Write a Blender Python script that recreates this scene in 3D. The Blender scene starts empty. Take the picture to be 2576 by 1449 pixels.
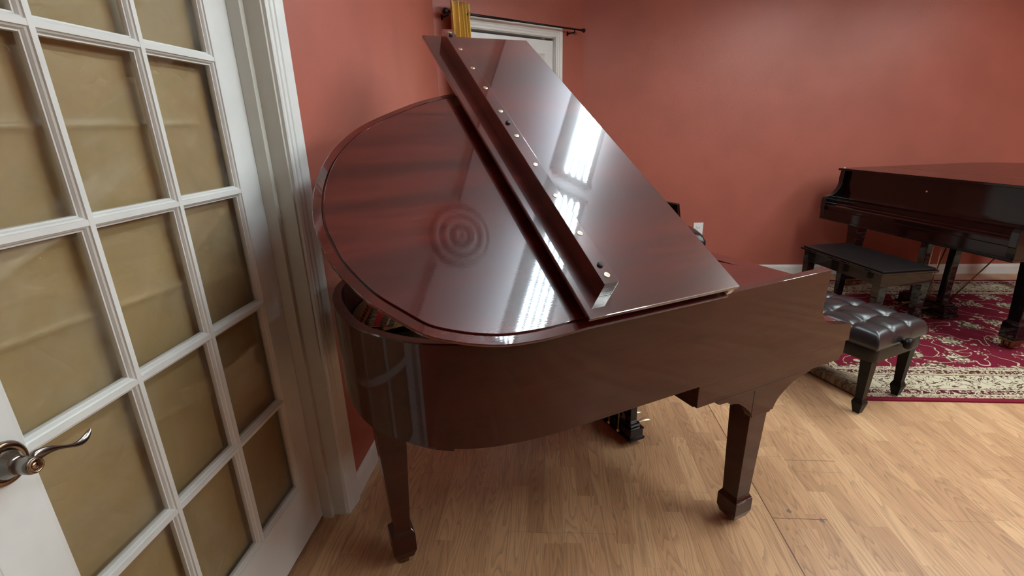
import bpy, bmesh, math, random
from mathutils import Vector, Matrix, noise
random.seed(4)
C = bpy.context.scene.collection
R = math.radians
PI = math.pi

# ------------------------------------------------------------------ materials
class NT:
    def __init__(s, name):
        m = bpy.data.materials.new(name); m.use_nodes = True
        s.m = m; s.t = m.node_tree; s.n = s.t.nodes; s.l = s.t.links
        s.b = s.n['Principled BSDF']
        s.tc = s.n.new('ShaderNodeTexCoord'); s.obj = s.tc.outputs['Object']
    def put(s, sock, v):
        if hasattr(v, 'is_linked') or isinstance(v, bpy.types.NodeSocket): s.l.new(v, sock)
        elif isinstance(v, (tuple, list)) and len(v) == 3 and sock.type == 'RGBA': sock.default_value = (*v, 1)
        else: sock.default_value = v
    def math(s, op, a, b=0.0, c=0.0, clamp=False):
        n = s.n.new('ShaderNodeMath'); n.operation = op; n.use_clamp = clamp
        s.put(n.inputs[0], a); s.put(n.inputs[1], b)
        if len(n.inputs) > 2: s.put(n.inputs[2], c)
        return n.outputs[0]
    def sep(s, v):
        n = s.n.new('ShaderNodeSeparateXYZ'); s.put(n.inputs[0], v); return n.outputs
    def comb(s, x, y, z=0.0):
        n = s.n.new('ShaderNodeCombineXYZ')
        for i, q in enumerate((x, y, z)): s.put(n.inputs[i], q)
        return n.outputs[0]
    def mapping(s, v, scale=(1, 1, 1), loc=(0, 0, 0), rot=(0, 0, 0)):
        n = s.n.new('ShaderNodeMapping'); s.put(n.inputs[0], v)
        n.inputs['Scale'].default_value = scale; n.inputs['Location'].default_value = loc; n.inputs['Rotation'].default_value = rot
        return n.outputs[0]
    def noise(s, v, scale=5, detail=3, rough=.5, dist=0.0):
        n = s.n.new('ShaderNodeTexNoise'); s.put(n.inputs['Vector'], v)
        n.inputs['Scale'].default_value = scale; n.inputs['Detail'].default_value = detail
        n.inputs['Roughness'].default_value = rough; n.inputs['Distortion'].default_value = dist
        return n.outputs['Fac']
    def white(s, v):
        n = s.n.new('ShaderNodeTexWhiteNoise'); n.noise_dimensions = '3D'; s.put(n.inputs['Vector'], v); return n.outputs['Value']
    def voro(s, v, scale=5, rnd=1.0, out='Distance', feature='F1'):
        n = s.n.new('ShaderNodeTexVoronoi'); n.feature = feature; s.put(n.inputs['Vector'], v)
        n.inputs['Scale'].default_value = scale; n.inputs['Randomness'].default_value = rnd
        return n.outputs[out]
    def ramp(s, f, stops, interp='LINEAR'):
        n = s.n.new('ShaderNodeValToRGB'); s.put(n.inputs[0], f); cr = n.color_ramp; cr.interpolation = interp
        while len(cr.elements) < len(stops): cr.elements.new(0.5)
        for e, (p, c) in zip(cr.elements, stops):
            e.position = p; e.color = (*c, 1) if len(c) == 3 else c
        return n.outputs[0]
    def mix(s, f, a, b, mode='MIX'):
        n = s.n.new('ShaderNodeMix'); n.data_type = 'RGBA'; n.blend_type = mode
        s.put(n.inputs[0], f); s.put(n.inputs[6], a); s.put(n.inputs[7], b); return n.outputs[2]
    def bump(s, h, strength=.2, dist=.01):
        n = s.n.new('ShaderNodeBump'); s.put(n.inputs['Height'], h)
        n.inputs['Strength'].default_value = strength; n.inputs['Distance'].default_value = dist
        s.l.new(n.outputs[0], s.b.inputs['Normal']); return n.outputs[0]
    def set(s, **k):
        for a, v in k.items(): s.put(s.b.inputs[a.replace('_', ' ')], v)
        return s.m

def simple(name, col, rough=.5, metal=0.0, var=.06, scale=30, coat=0.0, coat_r=.05, bump=0.0, spec=.5):
    t = NT(name)
    f = t.noise(t.obj, scale, 3)
    a = tuple(max(0, c * (1 - var)) for c in col); b = tuple(min(1, c * (1 + var)) for c in col)
    t.set(Base_Color=t.ramp(f, [(.3, a), (.7, b)]), Roughness=rough, Metallic=metal, Coat_Weight=coat, Coat_Roughness=coat_r, Specular_IOR_Level=spec)
    if bump: t.bump(t.noise(t.obj, scale * 6, 2), bump, .002)
    return t.m

def wood_gloss(name, dark, mid, lite, grain=(1.2, 16, 16), coat_r=.007, rough=.27, spec=.5, streak=1.0, coat=1.0, cior=1.5):
    t = NT(name)
    v = t.mapping(t.obj, scale=grain)
    big = t.noise(t.mapping(t.obj, scale=(grain[0] * .5, grain[1] * .35, grain[2] * .35)), 1.6, 4, .55, .6)
    fine = t.noise(v, 5, 6, .65, .3)
    f = t.math('ADD', t.math('MULTIPLY', big, .68), t.math('MULTIPLY', fine, .32))
    col = t.ramp(f, [(.36, dark), (.5, mid), (.66, lite)])
    t.set(Base_Color=col, Roughness=rough, Coat_Weight=coat, Coat_Roughness=coat_r, Specular_IOR_Level=spec, Coat_IOR=cior)
    # hand-polished lacquer: very faint waviness of the coat
    h = t.noise(t.mapping(t.obj, scale=(3, 55, 55)), 6, 3, .6)
    n = t.n.new('ShaderNodeBump'); n.inputs['Strength'].default_value = .016 * streak; n.inputs['Distance'].default_value = .002
    t.l.new(h, n.inputs['Height']); t.l.new(n.outputs[0], t.b.inputs['Coat Normal']); t.l.new(n.outputs[0], t.b.inputs['Normal'])
    return t.m

M = {}
M['mahogany'] = wood_gloss('mahogany_lacquer', (.032, .0020, .0018), (.066, .0050, .0040), (.135, .0140, .0085), grain=(.9, 13, 13), cior=1.72, spec=.5, rough=.27)
M['mahogany_side'] = wood_gloss('mahogany_satin', (.030, .0048, .0026), (.044, .0075, .0040), (.060, .0108, .0058), coat_r=.03, rough=.5, streak=.5, spec=.15, coat=.72)
M['mahogany_red'] = wood_gloss('mahogany_red_lacquer', (.080, .011, .006), (.10, .014, .008), (.12, .018, .010), coat_r=.12, rough=.5, spec=.15, coat=.25)
M['ebony'] = simple('black_gloss_lacquer', (.0035, .0025, .003), .3, var=.2, coat=1, coat_r=.04, spec=.05)
M['ebony_brown'] = wood_gloss('dark_mahogany_lacquer', (.0060, .0013, .0010), (.009, .002, .0015), (.014, .0032, .002), coat_r=.04, spec=.05, coat=.7)
M['black_satin'] = simple('black_satin_paint', (.007, .0055, .005), .4, var=.15, coat=.12, coat_r=.2, spec=.15)
M['leather'] = simple('black_leather', (.013, .0125, .015), .33, var=.2, scale=60, coat=.35, coat_r=.28, bump=.12)
M['vinyl'] = simple('black_vinyl', (.007, .0065, .007), .4, var=.2, coat=.15, coat_r=.2, bump=.06, spec=.3)
M['brass'] = simple('brass', (.85, .78, .55), .4, 1.0, var=.12)
M['old_brass'] = simple('tarnished_brass', (.25, .17, .08), .35, 1.0, var=.3, scale=80)
M['dark_metal'] = simple('dark_metal', (.02, .018, .018), .4, .8)
M['rubber'] = simple('black_rubber', (.012, .012, .013), .6)
M['nickel'] = simple('brushed_nickel', (.25, .23, .215), .2, 1.0, var=.08)
M['bronze'] = simple('bronze_rim', (.33, .235, .165), .2, 1.0, var=.2)
M['ivory'] = simple('ivory_keys', (.75, .72, .62), .25)
M['felt'] = simple('red_felt', (.42, .02, .02), .95, var=.25, scale=200)
M['goldplate'] = simple('gold_iron_plate', (.42, .27, .10), .38, .6, var=.2, scale=25)
M['string'] = simple('steel_string', (.5, .45, .38), .3, 1.0)
M['copper'] = simple('copper_wound_string', (.45, .2, .1), .35, 1.0)
M['soundboard'] = wood_gloss('soundboard', (.022, .010, .005), (.03, .014, .007), (.04, .018, .009), coat_r=.3)
M['white_plastic'] = simple('white_plastic', (.78, .77, .75), .35, var=.02)
M['hole'] = simple('dark_slot', (.01, .01, .01), .8)

def paint(name, col, rough=.4, bump=.12, scale=9, dirt=.06):
    t = NT(name)
    f = t.noise(t.obj, scale, 2, .6)
    a = tuple(c * (1 - dirt) for c in col)
    t.set(Base_Color=t.ramp(f, [(.32, a), (.6, col)]), Roughness=rough, Specular_IOR_Level=.4)
    if bump: t.bump(t.noise(t.obj, 130, 0), bump, .0015)
    return t.m
M['white'] = paint('white_trim_paint', (.72, .72, .70), .32, .08)
M['white2'] = paint('white_door_paint', (.74, .745, .73), .34, .05)
M['cream'] = paint('cream_jamb_paint', (.60, .585, .52), .4, .1)
M['ceiling'] = paint('ceiling_paint', (.86, .86, .87), .85, 0, dirt=.01)
M['wall'] = paint('terracotta_wall_paint', (.40, .112, .078), .42, .35, scale=2.2, dirt=.10)
M['wall_plain'] = paint('pale_wall_paint', (.62, .58, .54), .7, .1)

def mat_floor():
    t = NT('oak_laminate_floor')
    x, y, z = t.sep(t.obj)
    X = t.math('SUBTRACT', x, .82)
    W = .065
    si = t.math('FLOOR', t.math('DIVIDE', X, W))
    bi = t.math('FLOOR', t.math('DIVIDE', X, 3 * W))
    r1 = t.white(t.comb(si, 3.3, 1.1))
    yy = t.math('ADD', y, t.math('MULTIPLY', r1, 9.7))
    pi = t.math('FLOOR', t.math('DIVIDE', yy, .40))
    r2 = t.white(t.comb(si, pi, 7.7))
    r3 = t.white(t.comb(pi, si, 2.2))
    base = t.ramp(r2, [(0, (.51, .278, .150)), (.3, (.58, .325, .174)), (.7, (.64, .366, .198)), (1, (.70, .42, .232))])
    # cathedral grain: rings stretched along the board
    fx = t.math('ADD', t.math('MULTIPLY', x, 1.0), t.math('MULTIPLY', r3, 13.0))
    gv = t.comb(t.math('MULTIPLY', fx, 11.0), t.math('ADD', t.math('MULTIPLY', y, .95), t.math('MULTIPLY', r2, 31.0)), 0.0)
    g1 = t.noise(gv, 1.0, 2, .5, .5)
    rings = t.math('FRACT', t.math('MULTIPLY', g1, 21.0))
    rl = t.ramp(rings, [(0, (1, 1, 1)), (.45, (.96, .96, .96)), (.82, (.70, .70, .70)), (.93, (.60, .60, .60)), (1, (1, 1, 1))])
    g2 = t.noise(t.comb(t.math('MULTIPLY', fx, 260.0), t.math('MULTIPLY', y, 9.0), r2), 1.0, 3, .6)
    pore = t.ramp(g2, [(.36, (.84, .84, .84)), (.55, (1, 1, 1))])
    col = t.mix(.76, base, t.mix(1.0, base, rl, 'MULTIPLY'))
    col = t.mix(.9, col, t.mix(1.0, col, pore, 'MULTIPLY'))
    # seams
    fb = t.math('FRACT', t.math('DIVIDE', X, 3 * W))
    rb = t.white(t.comb(bi, 5.1, 9.1))
    fy = t.math('FRACT', t.math('DIVIDE', t.math('ADD', y, t.math('MULTIPLY', rb, 1.2)), 1.2))
    s1 = t.math('LESS_THAN', fb, .012)
    s2 = t.math('LESS_THAN', fy, .0022)
    # measured joints and the dark open seam of the photo
    seam0 = t.math('LESS_THAN', t.math('ABSOLUTE', X), .0022)
    def seg(y0, xa, xb):
        a = t.math('LESS_THAN', t.math('ABSOLUTE', t.math('SUBTRACT', y, y0)), .0018)
        b = t.math('GREATER_THAN', x, xa); c = t.math('LESS_THAN', x, xb)
        return t.math('MULTIPLY', a, t.math('MULTIPLY', b, c))
    sg = t.math('MAXIMUM', seg(1.484, .822, 1.015), seg(1.820, 1.012, 1.22))
    weak = t.math('MULTIPLY', t.math('MAXIMUM', s1, s2), .28)
    seam = t.math('MAXIMUM', t.math('MAXIMUM', weak, t.math('MULTIPLY', sg, .75)), t.math('MULTIPLY', seam0, .85))
    col = t.mix(seam, col, (.09, .04, .02))
    # chipped spots
    def spot(cx, cy, r):
        v = t.comb(t.math('SUBTRACT', x, cx), t.math('SUBTRACT', y, cy), 0)
        ln = t.n.new('ShaderNodeVectorMath'); ln.operation = 'LENGTH'; t.put(ln.inputs[0], v)
        d = t.math('ADD', ln.outputs['Value'], t.math('MULTIPLY', t.math('SUBTRACT', t.noise(t.obj, 90, 2), .5), .03))
        return t.math('LESS_THAN', d, r)
    sp = t.math('MAXIMUM', spot(.896, 1.522, .009), spot(.994, 1.479, .008))
    col = t.mix(t.math('MULTIPLY', sp, .8), col, (.12, .11, .12))
    dots = t.math('LESS_THAN', t.voro(t.obj, 5.5, 1), .018)
    col = t.mix(t.math('MULTIPLY', dots, .7), col, (.10, .04, .03))
    t.set(Base_Color=col, Roughness=.36, Specular_IOR_Level=.45)
    t.bump(t.math('SUBTRACT', t.math('MULTIPLY', g2, .3), t.math('MULTIPLY', seam, 1.0)), .12, .002)
    return t.m
M['floor'] = mat_floor()

RX0, RX1, RY0, RY1 = 1.33, 5.25, 2.315, 4.36
def mat_rug(under=False):
    t = NT('rug_underside' if under else 'persian_rug')
    x, y, z = t.sep(t.obj)
    dx = t.math('MINIMUM', t.math('SUBTRACT', x, RX0), t.math('SUBTRACT', RX1, x))
    dy = t.math('MINIMUM', t.math('SUBTRACT', y, RY0), t.math('SUBTRACT', RY1, y))
    e = t.math('MINIMUM', dx, dy)
    P = t.comb(x, y, 0)
    warp = t.n.new('ShaderNodeTexNoise'); t.put(warp.inputs['Vector'], P); warp.inputs['Scale'].default_value = 9
    wv = t.n.new('ShaderNodeVectorMath'); wv.operation = 'MULTIPLY_ADD'
    t.put(wv.inputs[0], warp.outputs['Color']); wv.inputs[1].default_value = (.05, .05, 0); t.put(wv.inputs[2], P)
    Q = wv.outputs[0]
    cream, red, dred, brown, sage = (.60, .52, .38), (.165, .010, .026), (.10, .009, .018), (.10, .055, .035), (.30, .25, .17)
    vd = t.voro(Q, 4.6, .6)
    vf = t.voro(Q, 46, 1.0)
    edge = t.voro(Q, 30, 1.0, feature='DISTANCE_TO_EDGE')
    ns = t.noise(Q, 22, 3)
    fl = t.math('ADD', vd, t.math('MULTIPLY', t.math('SUBTRACT', vf, .3), .35))
    flower = t.math('LESS_THAN', fl, .42)
    petal = t.ramp(edge, [(.0, brown), (.06, brown), (.11, cream), (1, cream)], 'CONSTANT')
    core = t.math('LESS_THAN', vd, .18)
    petal = t.mix(t.math('MULTIPLY', core, t.math('GREATER_THAN', vf, .33)), petal, sage)
    # small leaves and vines on the red ground
    leaf = t.math('LESS_THAN', t.math('ADD', t.voro(Q, 12, .9), t.math('MULTIPLY', t.math('SUBTRACT', vf, .3), .5)), .24)
    vine = t.math('LESS_THAN', t.math('ABSOLUTE', t.math('SUBTRACT', t.noise(P, 5.5, 1, .4, .8), .5)), .010)
    field = t.mix(t.math('MAXIMUM', leaf, vine), red, t.mix(ns, (.45, .33, .20), cream))
    field = t.mix(flower, field, petal)
    # bands
    curl = t.math('ABSOLUTE', t.math('SUBTRACT', t.noise(Q, 17, 2, .5, 1.5), .5))
    creamband = t.ramp(curl, [(0, brown), (.022, brown), (.028, cream), (1, cream)], 'CONSTANT')
    cf = t.math('LESS_THAN', t.math('ADD', t.voro(t.comb(x, y, 3.3), 6.0, .35), t.math('MULTIPLY', t.math('SUBTRACT', vf, .3), .4)), .26)
    creamband = t.mix(cf, creamband, t.ramp(edge, [(0, (.25, .06, .04)), (.07, (.25, .06, .04)), (.12, (.50, .38, .25)), (1, (.5, .38, .25))], 'CONSTANT'))
    small = t.ramp(t.noise(Q, 50, 2, .5, 1.0), [(0, dred), (.44, dred), (.47, brown), (.52, cream), (.60, cream), (.63, red), (1, red)], 'CONSTANT')
    small2 = t.ramp(t.noise(Q, 60, 2, .5, 1.0), [(0, brown), (.42, sage), (.50, cream), (.62, (.30, .07, .05)), (1, red)], 'CONSTANT')
    def ge(v): return t.math('GREATER_THAN', e, v)
    col = t.mix(ge(.030), (.20, .012, .030), small2)
    col = t.mix(ge(.060), col, cream)
    col = t.mix(ge(.066), col, small)
    col = t.mix(ge(.112), col, cream)
    col = t.mix(ge(.120), col, brown)
    col = t.mix(ge(.124), col, creamband)
    col = t.mix(ge(.272), col, brown)
    col = t.mix(ge(.277), col, (.50, .42, .28))
    col = t.mix(ge(.290), col, small)
    col = t.mix(ge(.335), col, cream)
    col = t.mix(ge(.342), col, small2)
    col = t.mix(ge(.375), col, field)
    if under:
        col = t.mix(.75, col, t.ramp(t.noise(P, 14, 2, .5, 1.0), [(.40, (.10, .045, .028)), (.5, (.20, .13, .085)), (.62, (.26, .20, .13))]))
    fz = t.noise(P, 400, 2)
    col = t.mix(.5, col, t.mix(1.0, col, t.ramp(fz, [(.3, (.6, .6, .6)), (.7, (1.1, 1.1, 1.1))]), 'MULTIPLY'))
    t.set(Base_Color=col, Roughness=.95, Specular_IOR_Level=.15)
    t.bump(fz, .6, .004)
    return t.m
M['rug'] = mat_rug(); M['rug_under'] = mat_rug(True)

def mat_paper():
    t = NT('brown_kraft_paper')
    f = t.noise(t.obj, 3.0, 4, .6)
    t.set(Base_Color=t.ramp(f, [(.3, (.44, .285, .145)), (.7, (.54, .36, .19))]), Roughness=.42, Specular_IOR_Level=.6)
    cr = t.math('ABSOLUTE', t.math('SUBTRACT', t.noise(t.mapping(t.obj, scale=(1, 1, 1), rot=(.5, .2, .4)), 3.2, 4, .55, .6), .5))
    t.bump(t.math('ADD', t.math('MINIMUM', cr, .05), t.math('MULTIPLY', t.noise(t.obj, 14, 3), .08)), .5, .03)
    return t.m
M['paper'] = mat_paper()
def mat_pane():
    t = NT('door_glass'); t.n.remove(t.b)
    g = t.n.new('ShaderNodeBsdfGlossy'); g.inputs['Roughness'].default_value = .04
    tr = t.n.new('ShaderNodeBsdfTransparent'); tr.inputs[0].default_value = (.93, .95, .93, 1)
    df = t.n.new('ShaderNodeBsdfDiffuse'); df.inputs[0].default_value = (.6, .58, .5, 1)
    ge = t.n.new('ShaderNodeNewGeometry'); dt = t.n.new('ShaderNodeVectorMath'); dt.operation = 'DOT_PRODUCT'
    t.l.new(ge.outputs['Normal'], dt.inputs[0]); t.l.new(ge.outputs['Incoming'], dt.inputs[1])
    ca = t.math('ABSOLUTE', dt.outputs['Value'])
    fres = t.math('MULTIPLY_ADD', t.math('POWER', t.math('SUBTRACT', 1.0, ca), 5.0), .96, .04)
    # faint wipe marks, scratches and paint specks on the glass
    sm = t.math('MULTIPLY', t.math('SUBTRACT', t.noise(t.mapping(t.obj, scale=(1, 1, 1)), 5, 5, .7), .45, clamp=True), .35)
    sc = t.math('LESS_THAN', t.math('ABSOLUTE', t.math('SUBTRACT', t.noise(t.mapping(t.obj, scale=(1, 2, 1), rot=(.6, 0, 0)), 4, 1, .4, .8), .5)), .0016)
    dot = t.math('LESS_THAN', t.voro(t.obj, 13, 1), .022)
    f = t.math('MAXIMUM', t.math('MAXIMUM', sm, t.math('MULTIPLY', sc, .05)), t.math('MULTIPLY', dot, .55))
    m1 = t.n.new('ShaderNodeMixShader'); t.put(m1.inputs[0], f); t.l.new(tr.outputs[0], m1.inputs[1]); t.l.new(df.outputs[0], m1.inputs[2])
    m2 = t.n.new('ShaderNodeMixShader'); t.l.new(fres, m2.inputs[0]); t.l.new(m1.outputs[0], m2.inputs[1]); t.l.new(g.outputs[0], m2.inputs[2])
    t.l.new(m2.outputs[0], t.n['Material Output'].inputs[0])
    return t.m
M['pane'] = mat_pane()
def mat_curtain():
    t = NT('mustard_curtain_fabric')
    w = t.noise(t.mapping(t.obj, scale=(1, 1, .6)), 260, 2)
    t.set(Base_Color=t.ramp(w, [(.3, (.66, .40, .07)), (.7, (.88, .62, .16))]), Roughness=.85, Sheen_Weight=.3)
    t.bump(w, .4, .002)
    return t.m
M['curtain'] = mat_curtain()
def mat_emit(name, col, st):
    t = NT(name)
    t.set(Base_Color=(.8, .8, .8), Emission_Color=(*col, 1), Emission_Strength=st)
    return t.m
M['tube'] = mat_emit('fluorescent_tube', (.84, .97, 1.0), 21.0)
M['added_uplight'] = mat_emit('added_uplight_tube', (.80, .92, 1.0), 18.0)
M['tube_bright'] = mat_emit('fluorescent_tube_bright', (.90, 1.0, .97), 23.0)
M['fixture'] = simple('grey_lamp_housing', (.05, .055, .06), .5)
M['reflector'] = simple('lamp_reflector', (.16, .20, .25), .4)
M['disc'] = simple('disc_plastic', (.17, .13, .11), .5)

# ------------------------------------------------------------------ mesh builder
class MB:
    def __init__(s): s.v = []; s.f = []; s.mi = []; s.sm = []
    def add(s, verts, faces, m=0, T=None, smooth=False):
        o = len(s.v)
        for p in verts:
            p = Vector(p); s.v.append(T @ p if T is not None else p)
        for f in faces: s.f.append([i + o for i in f]); s.mi.append(m); s.sm.append(smooth)
        return s
    def box(s, x0, x1, y0, y1, z0, z1, m=0, T=None, bev=0.0):
        if bev <= 0:
            v = [(x, y, z) for x in (x0, x1) for y in (y0, y1) for z in (z0, z1)]
            f = [(0, 1, 3, 2), (4, 6, 7, 5), (0, 4, 5, 1), (2, 3, 7, 6), (0, 2, 6, 4), (1, 5, 7, 3)]
            return s.add(v, f, m, T)
        bm = bmesh.new(); bmesh.ops.create_cube(bm, size=1)
        for q in bm.verts:
            q.co = Vector(((x0 + x1) / 2 + q.co.x * (x1 - x0), (y0 + y1) / 2 + q.co.y * (y1 - y0), (z0 + z1) / 2 + q.co.z * (z1 - z0)))
        bmesh.ops.bevel(bm, geom=bm.edges[:], offset=bev, segments=2, affect='EDGES', profile=.6)
        return s.bm(bm, m, T)
    def bm(s, bm, m=0, T=None, smooth=False):
        bm.verts.index_update()
        s.add([q.co.copy() for q in bm.verts], [[q.index for q in f.verts] for f in bm.faces], m, T, smooth)
        bm.free(); return s
    def frustum(s, c0, w0, d0, z0, c1, w1, d1, z1, m=0, T=None):
        # rectangle section (full sizes) c0 at z0 to c1 at z1
        v = []
        for (c, w, d, z) in ((c0, w0, d0, z0), (c1, w1, d1, z1)):
            for (a, b) in ((-1, -1), (1, -1), (1, 1), (-1, 1)): v.append((c[0] + a * w / 2, c[1] + b * d / 2, z))
        f = [(3, 2, 1, 0), (4, 5, 6, 7), (0, 1, 5, 4), (1, 2, 6, 5), (2, 3, 7, 6), (3, 0, 4, 7)]
        return s.add(v, f, m, T)
    def prism(s, poly, h0, h1, axes=(0, 1, 2), m=0, T=None, smooth=False):
        # poly in the plane of axes[0],axes[1]; extruded along axes[2]
        n = len(poly); v = []
        for h in (h0, h1):
            for (a, b) in poly:
                p = [0, 0, 0]; p[axes[0]] = a; p[axes[1]] = b; p[axes[2]] = h; v.append(p)
        f = [list(range(n))[::-1], list(range(n, 2 * n))]
        s.add(v, f, m, T)
        o = len(s.v) - 2 * n
        for i in range(n):
            j = (i + 1) % n; s.f.append([o + i, o + j, o + n + j, o + n + i]); s.mi.append(m); s.sm.append(smooth)
        return s
    def tube(s, pts, r, n=12, m=0, T=None, caps=True):
        pts = [Vector(p) for p in pts]; rr = r if isinstance(r, (list, tuple)) else [r] * len(pts)
        v = []; f = []; prev = None
        for i, p in enumerate(pts):
            d = (pts[min(i + 1, len(pts) - 1)] - pts[max(i - 1, 0)]).normalized()
            if prev is None: a = d.orthogonal().normalized()
            else: a = (prev - d * prev.dot(d)).normalized()
            prev = a; b = d.cross(a)
            for k in range(n): t = 2 * PI * k / n; v.append(p + (a * math.cos(t) + b * math.sin(t)) * rr[i])
        for i in range(len(pts) - 1):
            for k in range(n): k2 = (k + 1) % n; f.append((i * n + k, i * n + k2, (i + 1) * n + k2, (i + 1) * n + k))
        s.add(v, f, m, T, True)
        if caps:
            o = len(s.v) - len(v)
            s.f.append([o + k for k in range(n)][::-1]); s.mi.append(m); s.sm.append(False)
            s.f.append([o + (len(pts) - 1) * n + k for k in range(n)]); s.mi.append(m); s.sm.append(False)
        return s
    def lathe(s, prof, n=24, m=0, T=None):
        # prof: (r, z) about z
        v = []; f = []
        for (r, z) in prof:
            for k in range(n): t = 2 * PI * k / n; v.append((r * math.cos(t), r * math.sin(t), z))
        for i in range(len(prof) - 1):
            for k in range(n): k2 = (k + 1) % n; f.append((i * n + k, i * n + k2, (i + 1) * n + k2, (i + 1) * n + k))
        f.append(list(range(n))[::-1]); f.append([(len(prof) - 1) * n + k for k in range(n)])
        return s.add(v, f, m, T, True)
    def sphere(s, c, r, m=0, T=None, sc=(1, 1, 1)):
        bm = bmesh.new(); bmesh.ops.create_uvsphere(bm, u_segments=16, v_segments=10, radius=r)
        for q in bm.verts: q.co = Vector((q.co.x * sc[0], q.co.y * sc[1], q.co.z * sc[2])) + Vector(c)
        return s.bm(bm, m, T, True)
    def build(s, name, mats, parent=None, bevel=0.0, smooth=None, seg=2, loc=None):
        me = bpy.data.meshes.new(name); me.from_pydata([tuple(p) for p in s.v], [], s.f)
        for mm in (mats if isinstance(mats, (list, tuple)) else [mats]): me.materials.append(M[mm] if isinstance(mm, str) else mm)
        for p, i, q in zip(me.polygons, s.mi, s.sm):
            p.material_index = i; p.use_smooth = q if smooth is None else smooth
        bm = bmesh.new(); bm.from_mesh(me); bmesh.ops.recalc_face_normals(bm, faces=bm.faces[:]); bm.to_mesh(me); bm.free()
        me.update()
        o = bpy.data.objects.new(name, me); C.objects.link(o)
        if parent is not None: o.parent = parent
        if loc: o.location = loc
        if bevel:
            b = o.modifiers.new('bevel', 'BEVEL'); b.width = bevel; b.segments = seg; b.limit_method = 'ANGLE'; b.angle_limit = R(35)
            b.harden_normals = False
        return o

def tag(o, label=None, cat=None, group=None, kind=None):
    if label: o['label'] = label
    if cat: o['category'] = cat
    if group: o['group'] = group
    if kind: o['kind'] = kind
    return o
def empty(name, loc=(0, 0, 0), rz=0.0, parent=None):
    o = bpy.data.objects.new(name, None); C.objects.link(o); o.location = loc; o.rotation_euler = (0, 0, rz); o.empty_display_size = .1
    if parent is not None: o.parent = parent
    return o
def struct(o, label=None, cat=None): return tag(o, label, cat, kind='structure')

def spline(pts, n=6, closed=False):
    out = []; N = len(pts)
    rng = range(N) if closed else range(N - 1)
    for i in rng:
        g = lambda k: Vector(pts[k % N] if closed else pts[max(0, min(N - 1, k))]).to_3d()
        p0, p1, p2, p3 = g(i - 1), g(i), g(i + 1), g(i + 2)
        for k in range(n):
            t = k / n
            q = .5 * ((2 * p1) + (p2 - p0) * t + (2 * p0 - 5 * p1 + 4 * p2 - p3) * t * t + (3 * p1 - p0 - 3 * p2 + p3) * t ** 3)
            out.append((q.x, q.y))
    if not closed: out.append(tuple(pts[-1][:2]))
    return out
def offset(poly, d, closed=False):
    # shift an open/closed 2D polyline sideways (to its left if d>0)
    out = []; n = len(poly)
    for i in range(n):
        a = poly[(i - 1) % n] if closed else poly[max(0, i - 1)]; b = poly[(i + 1) % n] if closed else poly[min(n - 1, i + 1)]
        dx, dy = b[0] - a[0], b[1] - a[1]; l = math.hypot(dx, dy) or 1
        out.append((poly[i][0] - dy / l * d, poly[i][1] + dx / l * d))
    return out

# ------------------------------------------------------------------ camera
cam = bpy.data.cameras.new('camera'); cam.sensor_width = 36; cam.lens = 1205.7 / 2576 * 36; cam.clip_start = .02
camo = bpy.data.objects.new('camera', cam); C.objects.link(camo)
Rm = [[0.99676588, -0.00049757, -0.08035876], [0.07601488, -0.31853877, 0.94485702], [-0.02606752, -0.94790970, -0.31747076]]
camo.matrix_world = Matrix([[Rm[i][0], -Rm[i][1], -Rm[i][2], (0, 0, 1.4)[i]] for i in range(3)] + [[0, 0, 0, 1]])
bpy.context.scene.camera = camo

# ------------------------------------------------------------------ the room
ZC = 2.55
XW, YF = -.785, 4.592
C1 = Vector((-.785, 3.5945)); C2 = Vector((.2793, 4.5916)); DD = (C2 - C1).normalized(); NN = Vector((DD.y, -DD.x))
XR, YB = 6.2, -2.6
struct(MB().box(XW - 1.5, XR + .1, YB - .1, YF + .1, -.1, 0).build('floor', 'floor'), 'light oak strip laminate floor', 'floor')
struct(MB().box(XW - .2, XR + .1, YB - .1, YF + .1, ZC, ZC + .1).build('ceiling', 'ceiling'), 'white ceiling', 'ceiling')
DY0, DY1, DZ = .465, 1.42, 2.075      # french door opening
w = MB()
w.box(XW - .125, XW, YB, DY0 - .02, 0, ZC); w.box(XW - .125, XW, DY1 + .02, C1.y - .011, 0, ZC); w.box(XW - .125, XW, DY0 - .02, DY1 + .02, DZ + .02, ZC)
struct(w.build('wall_left', 'wall'), 'terracotta wall holding the glazed door', 'wall')
def diag(t, off, z=0.0):
    p = C1 + DD * t + NN * off; return Vector((p.x, p.y, z))
TD = Matrix(((DD.x, NN.x, 0, C1.x), (DD.y, NN.y, 0, C1.y), (0, 0, 1, 0), (0, 0, 0, 1)))   # local: t, off(room side +), z
LD = (C2 - C1).length
D2a, D2b, D2z = .245, 1.125, 2.083
w = MB()
w.box(-.14, D2a, -.12, 0, 0, ZC, 0, TD); w.box(D2b, LD + .14, -.12, 0, 0, ZC, 0, TD); w.box(D2a, D2b, -.12, 0, D2z, ZC, 0, TD)
struct(w.build('wall_corner', 'wall'), 'diagonal terracotta corner wall with a white door', 'wall')
struct(MB().box(C2.x - .01, XR, YF, YF + .12, 0, ZC).build('wall_back', 'wall'), 'long terracotta wall behind the black piano', 'wall')
struct(MB().box(XR, XR + .12, YB, YF + .12, 0, ZC).build('wall_right', 'wall'), 'terracotta wall', 'wall')
struct(MB().box(XW - .125, XR + .12, YB - .12, YB, 0, ZC).build('wall_front', 'wall'), 'terracotta wall opposite the black piano', 'wall')
struct(MB().box(XW - .33, XW - .30, DY0 - .4, DY1 + .4, 0, ZC).build('wall_hall', 'wall_plain'), 'pale wall behind the glazed door', 'wall')

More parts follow.
